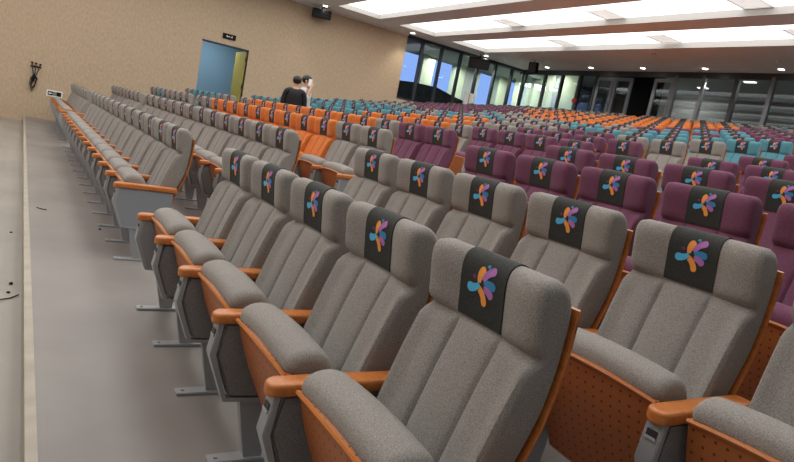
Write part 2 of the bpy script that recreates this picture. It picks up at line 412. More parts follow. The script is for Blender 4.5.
# colour runs along each row, nearest block first: 0 grey, 1 purple, 2 orange, 3 teal, as (colour, count)
RUNS = {1: [(0, 26)], 2: [(0, 27)], 3: [(1, 5), (0, 2), (2, 9), (0, 7), (3, 1), (0, 2)], 4: [(1, 6), (0, 1), (2, 9), (0, 3), (3, 5), (0, 1)],
        5: [(1, 7), (0, 1), (2, 5), (3, 11)], 6: [(1, 6), (0, 2), (2, 4), (3, 11)], 7: [(1, 1), (0, 2), (1, 2), (0, 3), (2, 2), (3, 1), (0, 1), (3, 10)],
        8: [(0, 1), (3, 4), (0, 3), (3, 1), (0, 1), (3, 2), (0, 1), (3, 8)], 9: [(3, 4), (0, 1), (3, 2), (0, 3), (3, 1), (0, 1), (1, 3), (0, 6)],
        10: [(3, 2), (1, 1), (3, 1), (1, 1), (0, 1), (2, 4), (0, 2), (3, 1), (1, 5), (0, 3)], 11: [(1, 2), (3, 2), (1, 1), (2, 7), (0, 1), (1, 7), (0, 1)],
        12: [(1, 3), (3, 1), (1, 1), (2, 8), (1, 8)], 13: [(1, 5), (2, 9), (1, 7)], 14: [(1, 5), (2, 11), (1, 5)], 15: [(1, 6), (2, 9), (0, 3), (1, 3)],
        16: [(3, 3), (0, 4), (2, 6), (0, 8)], 17: [(3, 6), (0, 15)]}
for r, runs in RUNS.items():
    TAB[r] = [['G', 'P', 'O', 'T'][c] for c, n in runs for _ in range(n)]
    TAB[r] += ['G'] * 6
def seat_ks(r):
    if r == 1: L = list(range(0, 5))
    elif r == 2: L = list(range(-1, 5))
    elif r == 3: L = list(range(0, 5))
    elif r == 4: L = [k + .22 for k in range(1, 5)]
    elif r <= 7: L = [{5: 2, 6: 3, 7: 4}[r] + i for i in range({5: 3, 6: 2, 7: 1}[r])]
    else: L = []
    off = .48 if r == 4 else 0
    return L, [k + off for k in range(7, 20)], [k + off + (.6 if r == 1 else 0) for k in range(21, 29)]
ORD = ['', 'first', 'second', 'third', 'fourth', 'fifth', 'sixth', 'seventh', 'eighth', 'ninth', 'tenth', 'eleventh', 'twelfth', 'thirteenth']
EYE = Vector((1.237, -.66, 1.319))
plan = []
for r in range(1, 18):
    cols = TAB[r]; i = 0; y, z = ROWS[r]
    for b, L in enumerate(seat_ks(r)):
        for j, k in enumerate(L):
            x = -k * P
            if b == 0:      # nearest block: counted from the aisle at its left end
                n = len(L) - j; ends = '-' + ('+' if j == 0 else '')
                if r == 1 and j == 0: ends = '-E'
                if j == len(L) - 1: ends = ends.replace('-', 'W')
            else:
                n = j + 1; ends = '-' + ('E' if j == 0 else '')
                if j == len(L) - 1: ends = ends.replace('-', 'W')
            d = (Vector((x, y + .3, z + .7)) - EYE).length
            plan.append((d, r, b, n, x, y, z, cols[i], ends)); i += 1
plan.sort()
BL = ['nearest block', 'middle block', 'block by the far wall']
BC = ['counted from its left aisle end', 'counted from the near aisle', 'counted from the far aisle']
protos = {}; fprotos = {}
NPART = 190; NIND = 300
stuff = []
for i, (d, r, b, n, x, y, z, c, ends) in enumerate(plan):
    if i >= NIND: stuff.append((x, y, z, c, ends)); continue
    if i < NPART:
        key = (c, ends)
        if key not in protos: protos[key] = o = make_seat(c, ends)
        else: o = copy_tree(protos[key])
    else:
        key = (c, ends)
        if key not in fprotos: fprotos[key] = far_mesh(c, ends).mesh('auditorium_seat')
        o = link('auditorium_seat', fprotos[key])
    o.location = (x, y, z)
    if r <= 4: rw = ['', 'front row', 'second row', 'third row', 'fourth row'][r]
    else: rw = ORD[r - 4] + ' row behind walkway'
    where = {0: 'aisle end' if n == 1 else ORD[n] + ' from the left end', 1: 'aisle seat' if n == 1 else ORD[n] + ' from the near aisle', 2: 'aisle seat' if n == 1 else ORD[n] + ' from the far aisle'}[b]
    tag(o, '%s seat, %s, %s, %s' % (CNAME[c], where, rw, BL[b]), 'seat', 'folding auditorium seats in rows')
# remaining seats at the back: one object
if stuff:
    V = []; Fc = []; MI = []; mats = []; off = 0; cache = {}
    for x, y, z, c, ends in stuff:
        if (c, ends) not in cache:
            mb = far_mesh(c, ends)
            for m in mb.mats:
                if m not in mats: mats.append(m)
            cache[(c, ends)] = (np.array(mb.v), mb.f, [mats.index(mb.mats[k]) for k in mb.m], mb.sm)
        v, f, mi, sm = cache[(c, ends)]
        V.append(v + np.array([x, y, z])); Fc += [tuple(a + off for a in q) for q in f]; MI += mi; off += len(v)
    me = bpy.data.meshes.new('rear_seats'); me.from_pydata(np.concatenate(V).tolist(), [], Fc)
    for m in mats: me.materials.append(m)
    me.polygons.foreach_set('material_index', MI); me.polygons.foreach_set('use_smooth', [True] * len(Fc)); me.update(); fix_normals(me)
    tag(link('rear_seats', me), 'furthest rows of small grey, orange and purple seats before the back glass wall', 'seats', 'folding auditorium seats in rows', 'stuff')
# ------------------------------------------------------------------ the room
XW = -17.63; XR = 4.6; YB = 15.6; H = 4.78; YF = -7.0
# stepped floor
mb = MB(); edges = [-.50]; zs = [0.]
for r in range(2, 18):
    y, z = ROWS[r]
    edges.append(y - .13); zs.append(z)
edges.append(YB + 4.5)
for i, z in enumerate(zs):
    mb.add([(XW - .0, edges[i], z), (XR, edges[i], z), (XR, edges[i + 1], z), (XW - .0, edges[i + 1], z)], [(0, 1, 2, 3)], M['floor'])
    z0 = zs[i - 1] if i else -.13
    mb.add([(XW, edges[i], z0), (XR, edges[i], z0), (XR, edges[i], z), (XW, edges[i], z)], [(0, 1, 2, 3)], M['floor'])
mb.add([(XW, YF, -.13), (XR, YF, -.13), (XR, -.50, -.13), (XW, -.50, -.13)], [(0, 1, 2, 3)], M['pit'])
struct('floor', mb, 'grey stepped floor of the hall')
mb = MB(); mb.prism_x([(-.537, -.13), (-.537, .004), (-.497, .004), (-.497, -.13)], XW, XR, M['nosing']); struct('trim_1', mb, 'beige edge of the low step in front of the seats')
# left wall with a doorway and a window band
DY0, DY1, DT = 3.62, 4.96, 2.95; DZ = .63
WY0, WS = 10.25, 2.62
mb = MB(); T = .2
def wbox(y0, y1, z0, z1): mb.box(XW - T, XW, y0, y1, z0, z1, M['wallpaper'])
wbox(YF, DY0, -.3, H); wbox(DY0, DY1, DT, H); wbox(DY0, DY1, -.3, DZ); wbox(DY1, WY0, -.3, H); wbox(WY0, YB, -.3, WS)
struct('wall_left', mb, 'beige fibre textured side wall')
mb = MB(); mb.box(XW, XW + .03, YF, WY0, H - .05, H, M['ceil']); struct('trim_2', mb)
# doorway: dark frame, open leaf, small blue vestibule
mb = MB()
mb.box(XW - T, XW + .012, DY0 - .02, DY1 + .02, DT, DT + .035, M['frame_dark']); mb.box(XW - T, XW + .008, DY1, DY1 + .02, DZ, DT, M['frame_dark'])
fr = struct('door_1', mb, 'open doorway in the beige wall')
mb = MB(); mb.box(0, .05, 0, 1.0, 0, DT - DZ - .03, M['door_leaf'], .004)
lf = link('door_leaf', mb.mesh('door_leaf'), fr, (XW - .06, DY1 - .055, DZ + .01)); lf.rotation_euler.z = math.radians(90)
lf['label'] = 'olive yellow door leaf standing open'
mb = MB()
for z_ in (.3, 1.2, 2.0): mb.cyl((.025, -.012), .016, z_, z_ + .12, M['frame_dark'], 8)
link('hinge', mb.mesh('hinge'), lf)
mb = MB(); mb.box(.05, .075, .90, .93, .95, 1.2, M['frame_dark'], .004); link('handle', mb.mesh('handle'), lf)
mb = MB(); x0, x1, y0, y1 = -20.6, XW - T, 2.2, 7.4
mb.box(x0 - .1, x0, y0, y1, DZ + .95, 3.6, M['blue_wall']); mb.box(x0 - .1, x0 + .02, y0, y1, DZ - .1, DZ + .95, M['blue_wall2'])
mb.box(x0, x1, y0 - .1, y0, DZ - .1, 3.6, M['blue_wall']); mb.box(x0, x1, y1, y1 + .1, DZ - .1, 3.6, M['blue_wall'])
mb.box(x0 - .1, x1, y0 - .1, y1 + .1, 3.6, 3.7, M['grey_paint']); mb.box(x0 - .1, x1, y0 - .1, y1 + .1, DZ - .2, DZ - .1, M['floor'])
struct('wall_vestibule', mb, 'blue walls seen through the doorway')
la = bpy.data.lights.new('vestibule_light', 'AREA'); la.energy = 42; la.size = 1.2; la.color = (1, .98, .95)
lo = bpy.data.objects.new('vestibule_light', la); COL.objects.link(lo); lo.location = (-19.2, 4.2, 3.5)
for n_, l_, e_, sz in (('gallery_fill', (-19.2, 13.4, 4.55), 75, 1.4), ('gallery_fill', (-19.0, 15.9, 4.55), 45, 1.2), ('hallway_fill', (-16.9, 16.2, 4.85), 40, .6), ('hallway_fill', (-13.0, 18.4, 4.8), 60, .8), ('hallway_fill', (-8.5, 17.6, 4.8), 35, .8), ('hallway_fill', (-4.0, 17.6, 4.8), 35, .8)):  # fill lights added to brighten gallery and hallway, without fixtures
    la = bpy.data.lights.new(n_, 'AREA'); la.energy = e_; la.size = sz; la.color = (1, .99, .92)
    lo = bpy.data.objects.new(n_, la); COL.objects.link(lo); lo.location = l_
# ceiling: soffits with luminous recesses between them
RX0, RX1 = -16.64, 1.4; RD = .13
rec = [(-5.85, -4.41), (-3.70, -2.26), (-1.55, -.11), (.60, 2.04), (2.75, 4.19), (4.95, 6.40), (7.10, 8.54), (9.27, 10.66), (11.36, 12.85)]
mb = MB(); ys = [YF] + [q for a in rec for q in a] + [YB + .1]
for i in range(0, len(ys), 2): mb.box(RX0, RX1, ys[i], ys[i + 1], H, H + RD + .1, M['ceil'])
mb.box(XW - .2, RX0, YF, YB + .1, H, H + RD + .1, M['ceil']); mb.box(RX1, XR, YF, YB + .1, H, H + RD + .1, M['ceil'])
struct('ceiling', mb, 'stepped ceiling with long bright recesses')
for a, b in rec:
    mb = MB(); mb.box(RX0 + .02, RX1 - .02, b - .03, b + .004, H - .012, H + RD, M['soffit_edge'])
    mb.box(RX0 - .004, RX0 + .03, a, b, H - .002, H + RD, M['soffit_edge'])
    o = struct('trim_3', mb)
for i, (a, b) in enumerate(rec):
    mb = MB(); mb.box(RX0 + .03, RX1 - .03, a, b - .03, H + RD, H + RD + .02, M['recess_glow'])
    wh = {8: 'nearest the back glass wall', 7: 'second from the back glass wall', 6: 'third from the back glass wall'}.get(i, 'number %d over the front of the hall' % (i + 1))
    r_ = link('ceiling_light', mb.mesh('ceiling_light')); tag(r_, 'long bright white light recess across the ceiling, ' + wh, 'ceiling light', 'long ceiling light recesses')
# air grilles in the recesses
def grille():
    mb = MB()
    for x in (-.28, .26): mb.box(x, x + .02, -.36, .36, -.02, 0, M['white'])
    for k in range(13): mb.box(-.26, .26, -.36 + k * .057, -.325 + k * .057, -.014, -.010, M['white'])
    return mb.mesh('air_grille')
GR = grille()
for k, (x, y, w) in enumerate([(-12.5, 10.28, 'second light recess from the back, left one in view'), (-9.15, 10.28, 'second light recess from the back, middle one in view'), (-5.85, 10.28, 'second light recess from the back, right one in view'),
                               (-12.6, 12.42, 'rearmost light recess, left one in view'), (-9.2, 12.42, 'rearmost light recess, middle one in view'), (-5.9, 12.42, 'rearmost light recess, right one in view')]):
    tag(link('air_grille', GR, None, (x, y, H + RD - .001)), 'pale slatted air grille in the ' + w, 'air grille', 'ceiling air grilles')
# downlights
def dl():
    m1 = MB(); m1.cyl((0, 0), .085, -.008, 0, M['white'], 24); m2 = MB(); m2.cyl((0, 0), .07, -.013, -.008, M['downlight'], 24)
    return m1.mesh('downlight_ring'), m2.mesh('lens')
D1, D2 = dl()
dls = [(-15.88 + 2.05 * k, 15.1, 'in the ceiling edge before the back glass, %s from the left' % ORD[k + 1]) for k in range(5)] + \
      [(-17.15, 6.93, 'above the small wall speaker'), (-17.15, 10.13, 'above the left edge of the side windows'), (-17.15, 13.3, 'above the middle of the side windows')]
for x, y, w in dls:
    r_ = link('downlight', D1, None, (x, y, H)); link('lens', D2, r_); tag(r_, 'small round glowing downlight ' + w, 'downlight', 'round ceiling downlights')
    sp = bpy.data.lights.new('downlight_spot', 'SPOT'); sp.energy = 60; sp.spot_size = math.radians(100); sp.spot_blend = .8; sp.shadow_soft_size = .06; sp.color = (1, .9, .75)
    so = bpy.data.objects.new('downlight_spot', sp); COL.objects.link(so); so.parent = r_; so.location = (0, 0, -.03)
for x, y, w in ((-10.15, 13.42, 'left of two'), (-7.3, 14.2, 'right of two')):
    mb = MB(); mb.cyl((0, 0), .05, -.04, 0, M['grille'], 16); mb.cyl((0, 0), .03, -.055, -.04, M['white'], 12)
    tag(link('smoke_detector', mb.mesh('smoke_detector'), None, (x, y, H)), 'small smoke detector on the rear ceiling, ' + w, 'smoke detector')
# back glass wall
mb = MB(); mb.box(XW - .2, XR, YB, YB + .12, H - .16, H, M['frame_dark']); mb.box(XW - .2, XR, YB - .02, YB + .14, 2.2, 2.42, M['frame_dark'])
for x, m, w in ((-17.6, 'frame_dark', .11), (-16.42, 'frame_dark', .09), (-15.55, 'frame_dark', .09), (-14.68, 'frame_dark', .11), (-13.95, 'frame_dark', .08), (-10.9, 'frame_grey', .08), (-10.02, 'frame_grey', .09), (-9.04, 'frame_dark', .12), (-8.08, 'frame_grey', .10),
                (-7.1, 'frame_dark', .11), (-6.1, 'frame_grey', .1), (-5.1, 'frame_dark', .11), (-4.1, 'frame_grey', .1), (-3.1, 'frame_dark', .11), (-2.1, 'frame_grey', .1), (-1.1, 'frame_dark', .11), (-.1, 'frame_grey', .1), (.9, 'frame_dark', .11), (2, 'frame_dark', .11), (3, 'frame_dark', .1), (4.5, 'frame_dark', .1)):
    mb.box(x - w / 2, x + w / 2, YB - .01, YB + .1, 2.3, H - .1, M[m])
w1 = struct('window_1', mb, 'back glass wall with dark mullions')
def pane(parent, x0, x1, y0, y1, z0, z1):
    mb = MB(); mb.box(x0, x1, y0, y1, z0, z1, M['glass']); return link('pane', mb.mesh('pane'), parent)
xs = [-17.6, -16.42, -15.55, -14.68, -13.95]
for a, b in zip(xs, xs[1:]): pane(w1, a + .05, b - .05, YB + .04, YB + .05, 2.4, H - .16)
xs = [-10.9, -10.02, -9.04, -8.08, -7.1, -6.1, -5.1, -4.1, -3.1, -2.1, -1.1, -.1, .9, 2, 3, 4.5]
for a, b in zip(xs, xs[1:]): pane(w1, a + .05, b - .05, YB + .04, YB + .05, 2.4, H - .16)
# double door left of the opening, one leaf right of it
def leaf(name, lab, x0, x1, ang=0, hinge=0):
    mb = MB(); f = .11; z0, z1 = 2.43, H - .2; w = x1 - x0
    for a, b, c, d in ((0, f, z0, z1), (w - f, w, z0, z1), (f, w - f, z1 - f, z1), (f, w - f, z0, z0 + .28)): mb.box(a, b, -.02, .03, c, d, M['frame_grey'])
    o = struct(name, mb, lab); o.location = (x0, YB + .03, 0)
    pane(o, f, w - f, 0, .008, z0 + .28, z1 - f)
    hb = MB(); hb.tube([(w - .05, -.03, 3.2), (w - .05, -.06, 3.25), (w - .05, -.06, 3.75), (w - .05, -.03, 3.8)], .012, M['frame_grey'], 8); link('handle', hb.mesh('handle'), o)
    return o
leaf('door_2', 'left leaf of the glass double door in the back wall', -13.90, -13.20)
leaf('door_3', 'right leaf of the glass double door in the back wall', -13.18, -12.46)
leaf('door_4', 'glass door leaf right of the dark opening in the back wall', -11.66, -10.95)
# hallway behind the glass
mb = MB(); yb = 19.6
mb.box(-20.5, -14.6, yb, yb + .1, 2.0, 5.0, M['darkwall']); mb.box(-14.6, XR, yb, yb + .1, 2.0, 3.32, M['darkwall']); mb.box(-14.6, -8.9, yb, yb + .1, 3.3, 5.2, M['darkwall']); mb.box(-6.2, XR, yb, yb + .1, 3.3, 5.2, M['darkwall']); mb.box(-9, -6.2, yb, yb + .1, 3.62, 5.2, M['darkwall'])
mb.box(-20.5, XR, YB + .15, yb + .1, 4.95, 5.05, M['grey_paint']); mb.box(-20.5, XR, YB + .15, yb + .1, 1.9, 2.3, M['darkwall'])
mb.box(XR - .1, XR, YB, yb, 2.2, 5, M['darkwall'])
mb.box(-14.3, -12.5, YB + 1.5, YB + 1.6, 2.3, 4.95, M['black'])  # black sheet added behind the opening to stand for its darkness
struct('wall_hallway', mb, 'dark hallway walls behind the back glass, with a black sheet added for darkness')
mb = MB(); mb.box(-19.4, -17.1, 16.8, 16.95, 2.2, 4.95, M['pale_green']); mb.box(-17.1, -16.8, 16.85, 16.95, 2.2, 4.95, M['grey_paint']); mb.box(-16.8, -15.95, 16.8, 16.95, 2.2, 4.95, M['pale_green']); struct('wall_partition', mb, 'pale green partition behind the back glass')
for k, (x, y) in enumerate(((-15.6, 16.8), (-13.2, 17.6), (-9.9, 17.6), (-12.2, 18.8), (-16.6, 16.6))):  # added glowing bars that imitate lamp reflections in the back glass
    mb = MB(); mb.box(x - .17, x + .17, y - .06, y + .06, 4.92, 4.95, M['reflect_glow'])
    tag(link('reflection_bar', mb.mesh('reflection_bar')), 'small glowing bar added behind the back glass as a lamp reflection', 'lamp', 'glowing bars added for glass reflections')
mb = MB(); mb.cyl((0, 0), .09, -.03, .03, M['red'], 20); o = link('fire_bell', mb.mesh('fire_bell'), None, (-14.68, YB - .04, 3.74)); o.rotation_euler.x = math.pi / 2
tag(o, 'small round red fire bell on a dark mullion of the back glass', 'fire bell')
# side windows
mb = MB(); mb.box(XW - .12, XW + .0, WY0, YB, H - .1, H, M['frame_dark']); mb.box(XW - .12, XW, WY0, YB, WS, WS + .06, M['frame_dark'])
my = [10.93, 11.75, 12.6, 13.42, 14.25, 15.07]
for y in my: mb.box(XW - .11, XW - .0, y - .045, y + .045, WS, H - .05, M['frame_dark'])
w2 = struct('window_2', mb, 'band of tall side windows with dark mullions')
ys = [WY0] + my + [YB]
for a, b in zip(ys, ys[1:]): pane(w2, XW - .07, XW - .06, a + .02, b - .02, WS + .05, H - .1)
# outside the side windows: gallery ceiling, pillars, dark roof
mb = MB(); mb.box(-20.6, XW - .2, 9.0, 19.6, H - .12, H, M['grey_paint'])
struct('ceiling_gallery', mb, 'grey gallery ceiling outside the side windows')
for y0, y1, m, lab in ((12.45, 13.0, 'pale_green', 'second'), (14.1, 14.55, 'pale_green', 'third'), (14.56, 15.3, 'grey_paint', 'fourth'), (16.35, 17.0, 'pale_green', 'fifth')):
    mb = MB(); mb.box(-20.3, -19.9, y0, y1, 1.5, H - .12, M[m]); mb.box(-20.33, -19.87, y0 - .03, y1 + .03, 1.5, 1.75, M['grey_paint'])
    tag(link('pillar', mb.mesh('pillar')), '%s gallery pillar outside the side windows, %s from the left' % ('pale green' if m == 'pale_green' else 'grey green', {'second': 'first', 'third': 'second', 'fourth': 'third', 'fifth': 'fourth'}[lab]), 'pillar', 'gallery pillars outside the windows')
mb = MB()
pr = [(8.0, 3.3), (10.7, 3.32), (11.46, 3.40), (12.45, 3.42), (13.35, 3.24), (14.3, 3.1), (15.5, 3.0), (16.7, 2.9), (16.7, -.5), (8, -.5)]
mb.prism_x(pr, -19.2, -18.6, M['roof_dark'])
tag(link('neighbouring_roof', mb.mesh('neighbouring_roof')), 'dark sloping canopy roof outside the side windows', 'building')
mb = MB(); mb.box(XW - .6, XW - .25, 10.0, YB, 2.0, 2.66, M['roof_dark']); struct('trim_4', mb)
for y, z, x, w in ((16.4, 4.02, -22.6, 'left'), (19.0, 4.65, -21.6, 'right')):
    mb = MB(); mb.cyl((0, 0), .05, -.5 - z, -.12, M['frame_dark'], 8)
    r_ = link('street_lamp', mb.mesh('street_lamp'), None, (x, y, z)); bm = bmesh.new(); bmesh.ops.create_icosphere(bm, subdivisions=2, radius=.13); m2 = MB(); m2.bm(bm, M['street'], True); link('lamp_globe', m2.mesh('lamp_globe'), r_)
    tag(r_, 'glowing street lamp outside the side windows, the %s one' % w, 'street lamp')
mb = MB(); mb.box(-.02, .02, -.20, .20, -.22, .22, M['white'], .004); mb.box(.02, .026, -.01, .01, -.2, .2, M['frame_dark'])
tag(link('notice_board', mb.mesh('notice_board'), None, (XW - .01, 13.28, 3.2)), 'two white notice sheets fixed inside the side window', 'notice')
mb = MB(); mb.box(-60, XW - .75, -20, 60, -.7, -.5, M['roof_dark']); struct('ground', mb, 'dark ground outside')
# right and front walls (behind and beside the camera)
mb = MB(); mb.box(XR, XR + .2, YF, YB + .1, -.3, H + .3, M['bounce_tint']); struct('wall_right', mb)
mb = MB(); mb.box(XW - .2, XR + .2, YF - .2, YF, -.3, H + .3, M['wallpaper']); struct('wall_front', mb)
# ------------------------------------------------------------------ wall things
def speaker(w, d, h, tilt, rz, loc, lab):
    mb = MB(); mb.box(-w / 2, w / 2, 0, d, -h / 2, h / 2, M['black'], .012)
    ca, sa = math.cos(tilt), math.sin(tilt)
    def tl(m): m.v = [(x, y * ca - z * sa, y * sa + z * ca) for x, y, z in m.v]
    tl(mb); r_ = link('loudspeaker', mb.mesh('loudspeaker')); m2 = MB(); m2.box(-w / 2 + .02, w / 2 - .02, -.012, .0, -h / 2 + .02, h / 2 - .02, M['spk_grille'], .006); tl(m2); link('front_grille', m2.mesh('front_grille'), r_)
    m3 = MB(); m3.tube([(0, d / 2, h / 2 - .02), (0, d / 2, H - loc[2] - .002)], .018, M['black']); link('bracket', m3.mesh('bracket'), r_)
    r_.location = loc; r_.rotation_euler = (0, 0, rz); tag(r_, lab, 'loudspeaker', 'black loudspeakers')
    return r_
speaker(.58, .22, .26, math.radians(14), math.radians(68), (-17.22, 6.88, 4.52), 'black loudspeaker high on the beige wall near the ceiling')
speaker(.74, .30, .36, math.radians(12), math.radians(50), (-17.08, 13.0, 4.42), 'large black loudspeaker hung before the side windows')
speaker(.30, .2, .36, math.radians(8), math.radians(25), (-15.4, 14.0, 4.53), 'black loudspeaker hung from the rear ceiling before the glass corner')
# signs
mb = MB(); mb.box(0, .012, -.185, .185, -.085, .085, M['white'], .003)
s_ = link('exit_sign', mb.mesh('exit_sign'), None, (XW + .001, .10, .695))
mb = MB()
mb.box(.012, .016, -.155, -.035, -.05, .05, M['black']); mb.box(.012, .016, .045, .155, -.055, .055, M['black']); mb.box(.012, .016, -.03, .04, -.045, .045, M['frame_dark'])
def pl(p, m): mb.add([(.0172, y, z) for y, z in p], [tuple(range(len(p)))], m)
pl([(-.145, 0), (-.11, .03), (-.11, .012), (-.05, .012), (-.05, -.012), (-.11, -.012), (-.11, -.03)], M['white'])
for k in range(3): pl([(-.02 + k * .02, -.03), (-.012 + k * .02, -.03), (-.012 + k * .02, .03), (-.02 + k * .02, .03)], M['grille'])
pl([(-.022, .0), (.034, .0), (.034, .007), (-.022, .007)], M['grille'])
link('pictogram', mb.mesh('pictogram'), s_); tag(s_, 'small white and black exit sign low on the beige wall', 'sign')
mb = MB(); mb.box(0, .03, -.19, .19, -.075, .075, M['black'], .003)
s_ = link('exit_sign', mb.mesh('exit_sign'), None, (XW + .001, 4.34, 3.22)); mb = MB()
def pl2(p, m): mb.add([(.0315, y, z) for y, z in p], [tuple(range(len(p)))], m)
pl2([(-.10, 0), (-.06, .035), (-.06, .014), (.02, .014), (.02, -.014), (-.06, -.014), (-.06, -.035)], M['grille'])
pl2([(.04, -.035), (.055, -.035), (.075, 0), (.09, -.035), (.10, -.03), (.085, .012), (.095, .03), (.075, .038), (.06, .015)], M['grille'])
link('pictogram', mb.mesh('pictogram'), s_); tag(s_, 'small black exit sign above the open doorway', 'sign')
# cable hooks
mb = MB(); mb.box(XW, XW + .02, -.50, -.26, 1.27, 1.31, M['black'])
for y, z in ((-.47, 1.37), (-.38, 1.365), (-.285, 1.35)):
    mb.tube([(XW + .02, -.39 + (y + .39) * .25, 1.06), (XW + .05, -.39 + (y + .39) * .7, 1.22), (XW + .05, y, z)], .012, M['frame_dark']); mb.cyl((XW + .05, y), .024, z - .01, z + .03, M['black'], 10)
hk = link('cable_bracket', mb.mesh('cable_bracket')); tag(hk, 'black wall bracket with three prongs and hanging cables', 'wall bracket')
mb = MB(); rnd = random.Random(3)
for k in range(9):
    w = rnd.uniform(.02, .09); l = rnd.uniform(.12, .38); x = XW + .03 + rnd.uniform(0, .06)
    mb.tube([(x, -.39 - w * .3, 1.08), (x, -.39 - w, 1.0), (x, -.41 - w, 1.0 - l * .6), (x, -.43, 1.0 - l), (x, -.38 + w * .4, 1.0 - l * .6), (x, -.36 + w * .6, 1.0), (x, -.38, 1.08)], .006, M['black'], 6)
mb.tube([(XW + .05, -.4, 1.1), (XW + .06, -.4, 1.02), (XW + .05, -.4, .92)], [.02, .05, .02], M['black'], 10)
link('cable_bundle', mb.mesh('cable_bundle'), hk)
# bits on the floor
for k, (x, y, z, r_) in enumerate(((-4.94, -.62, -.13, .012), (-3.44, -.60, -.13, .016), (-3.25, -.61, -.13, .012), (-4.75, .05, 0, .014))):
    bm = bmesh.new(); bmesh.ops.create_icosphere(bm, subdivisions=1, radius=r_)
    for v in bm.verts: v.co *= rnd.uniform(.7, 1.2); v.co.z = max(v.co.z * .6, -.4 * r_)
    mb = MB(); mb.bm(bm, M['black'])
    tag(link('debris_lump', mb.mesh('debris_lump'), None, (x, y, z + .4 * r_)), 'small black lump of debris ' + ['furthest away on the lower floor', 'on the lower floor, upper of a pair near the wire', 'on the lower floor, just below another lump near the wire', 'on the grey floor beside the row end seat'][k], 'debris', 'debris on the floor')
mb = MB(); mb.tube([(-3.05, -.72, 0), (-3.08, -.66, .006), (-3.13, -.60, .002), (-3.19, -.555, .006)], .004, M['black'], 6)
tag(link('wire_scrap', mb.mesh('wire_scrap'), None, (0, 0, -.126)), 'thin black scrap of wire on the lower floor', 'wire')
mb = MB(); mb.tube([(-5.50, -.43, .003), (-5.45, -.39, .004), (-5.43, -.35, .003)], .004, M['black'], 6)
tag(link('wire_scrap', mb.mesh('wire_scrap'), None, (0, 0, .001)), 'short dark wire offcut on the grey floor by the step', 'wire')
# ------------------------------------------------------------------ people
M['skin'] = plain('skin', (.55, .32, .22), .6); M['hair'] = plain('black_hair', (.012, .011, .011), .5)
M['jacket'] = noisy('black_jacket', (.010, .011, .013), (.017, .018, .021), 30, .6); M['trousers'] = plain('dark_trousers', (.02, .02, .024), .8)
M['shirt'] = plain('light_grey_shirt', (.52, .52, .50), .8); M['shoe'] = plain('black_shoe', (.012, .012, .012), .4); M['phone'] = plain('white_phone', (.75, .75, .75), .3); M['lips'] = plain('lips', (.35, .12, .1), .5)
def skin_mesh(name, verts, edges, radii, mat, sub=2, root=0):
    me = bpy.data.meshes.new(name); me.from_pydata(verts, edges, []); o = bpy.data.objects.new(name, me); COL.objects.link(o)
    m = o.modifiers.new('s', 'SKIN'); m.use_smooth_shade = True; s = o.modifiers.new('u', 'SUBSURF'); s.levels = sub; s.render_levels = sub
    for i, r in enumerate(radii):
        sv = me.skin_vertices[0].data[i]; sv.radius = r if isinstance(r, tuple) else (r, r); sv.use_root = (i == root)
    dg = bpy.context.evaluated_depsgraph_get(); dg.update()
    nm = bpy.data.meshes.new_from_object(o.evaluated_get(dg)); bpy.data.objects.remove(o); nm.materials.clear(); nm.materials.append(mat)
    nm.polygons.foreach_set('use_smooth', [True] * len(nm.polygons)); return nm
def ell(mb, c, r, mat, sub=3, cut=None):
    bm = bmesh.new(); bmesh.ops.create_icosphere(bm, subdivisions=sub, radius=1)
    for v in bm.verts: v.co = Vector((c[0] + v.co.x * r[0], c[1] + v.co.y * r[1], c[2] + v.co.z * r[2]))
    if cut: bmesh.ops.delete(bm, geom=[v for v in bm.verts if cut(v.co)], context='VERTS')
    mb.bm(bm, mat, True)
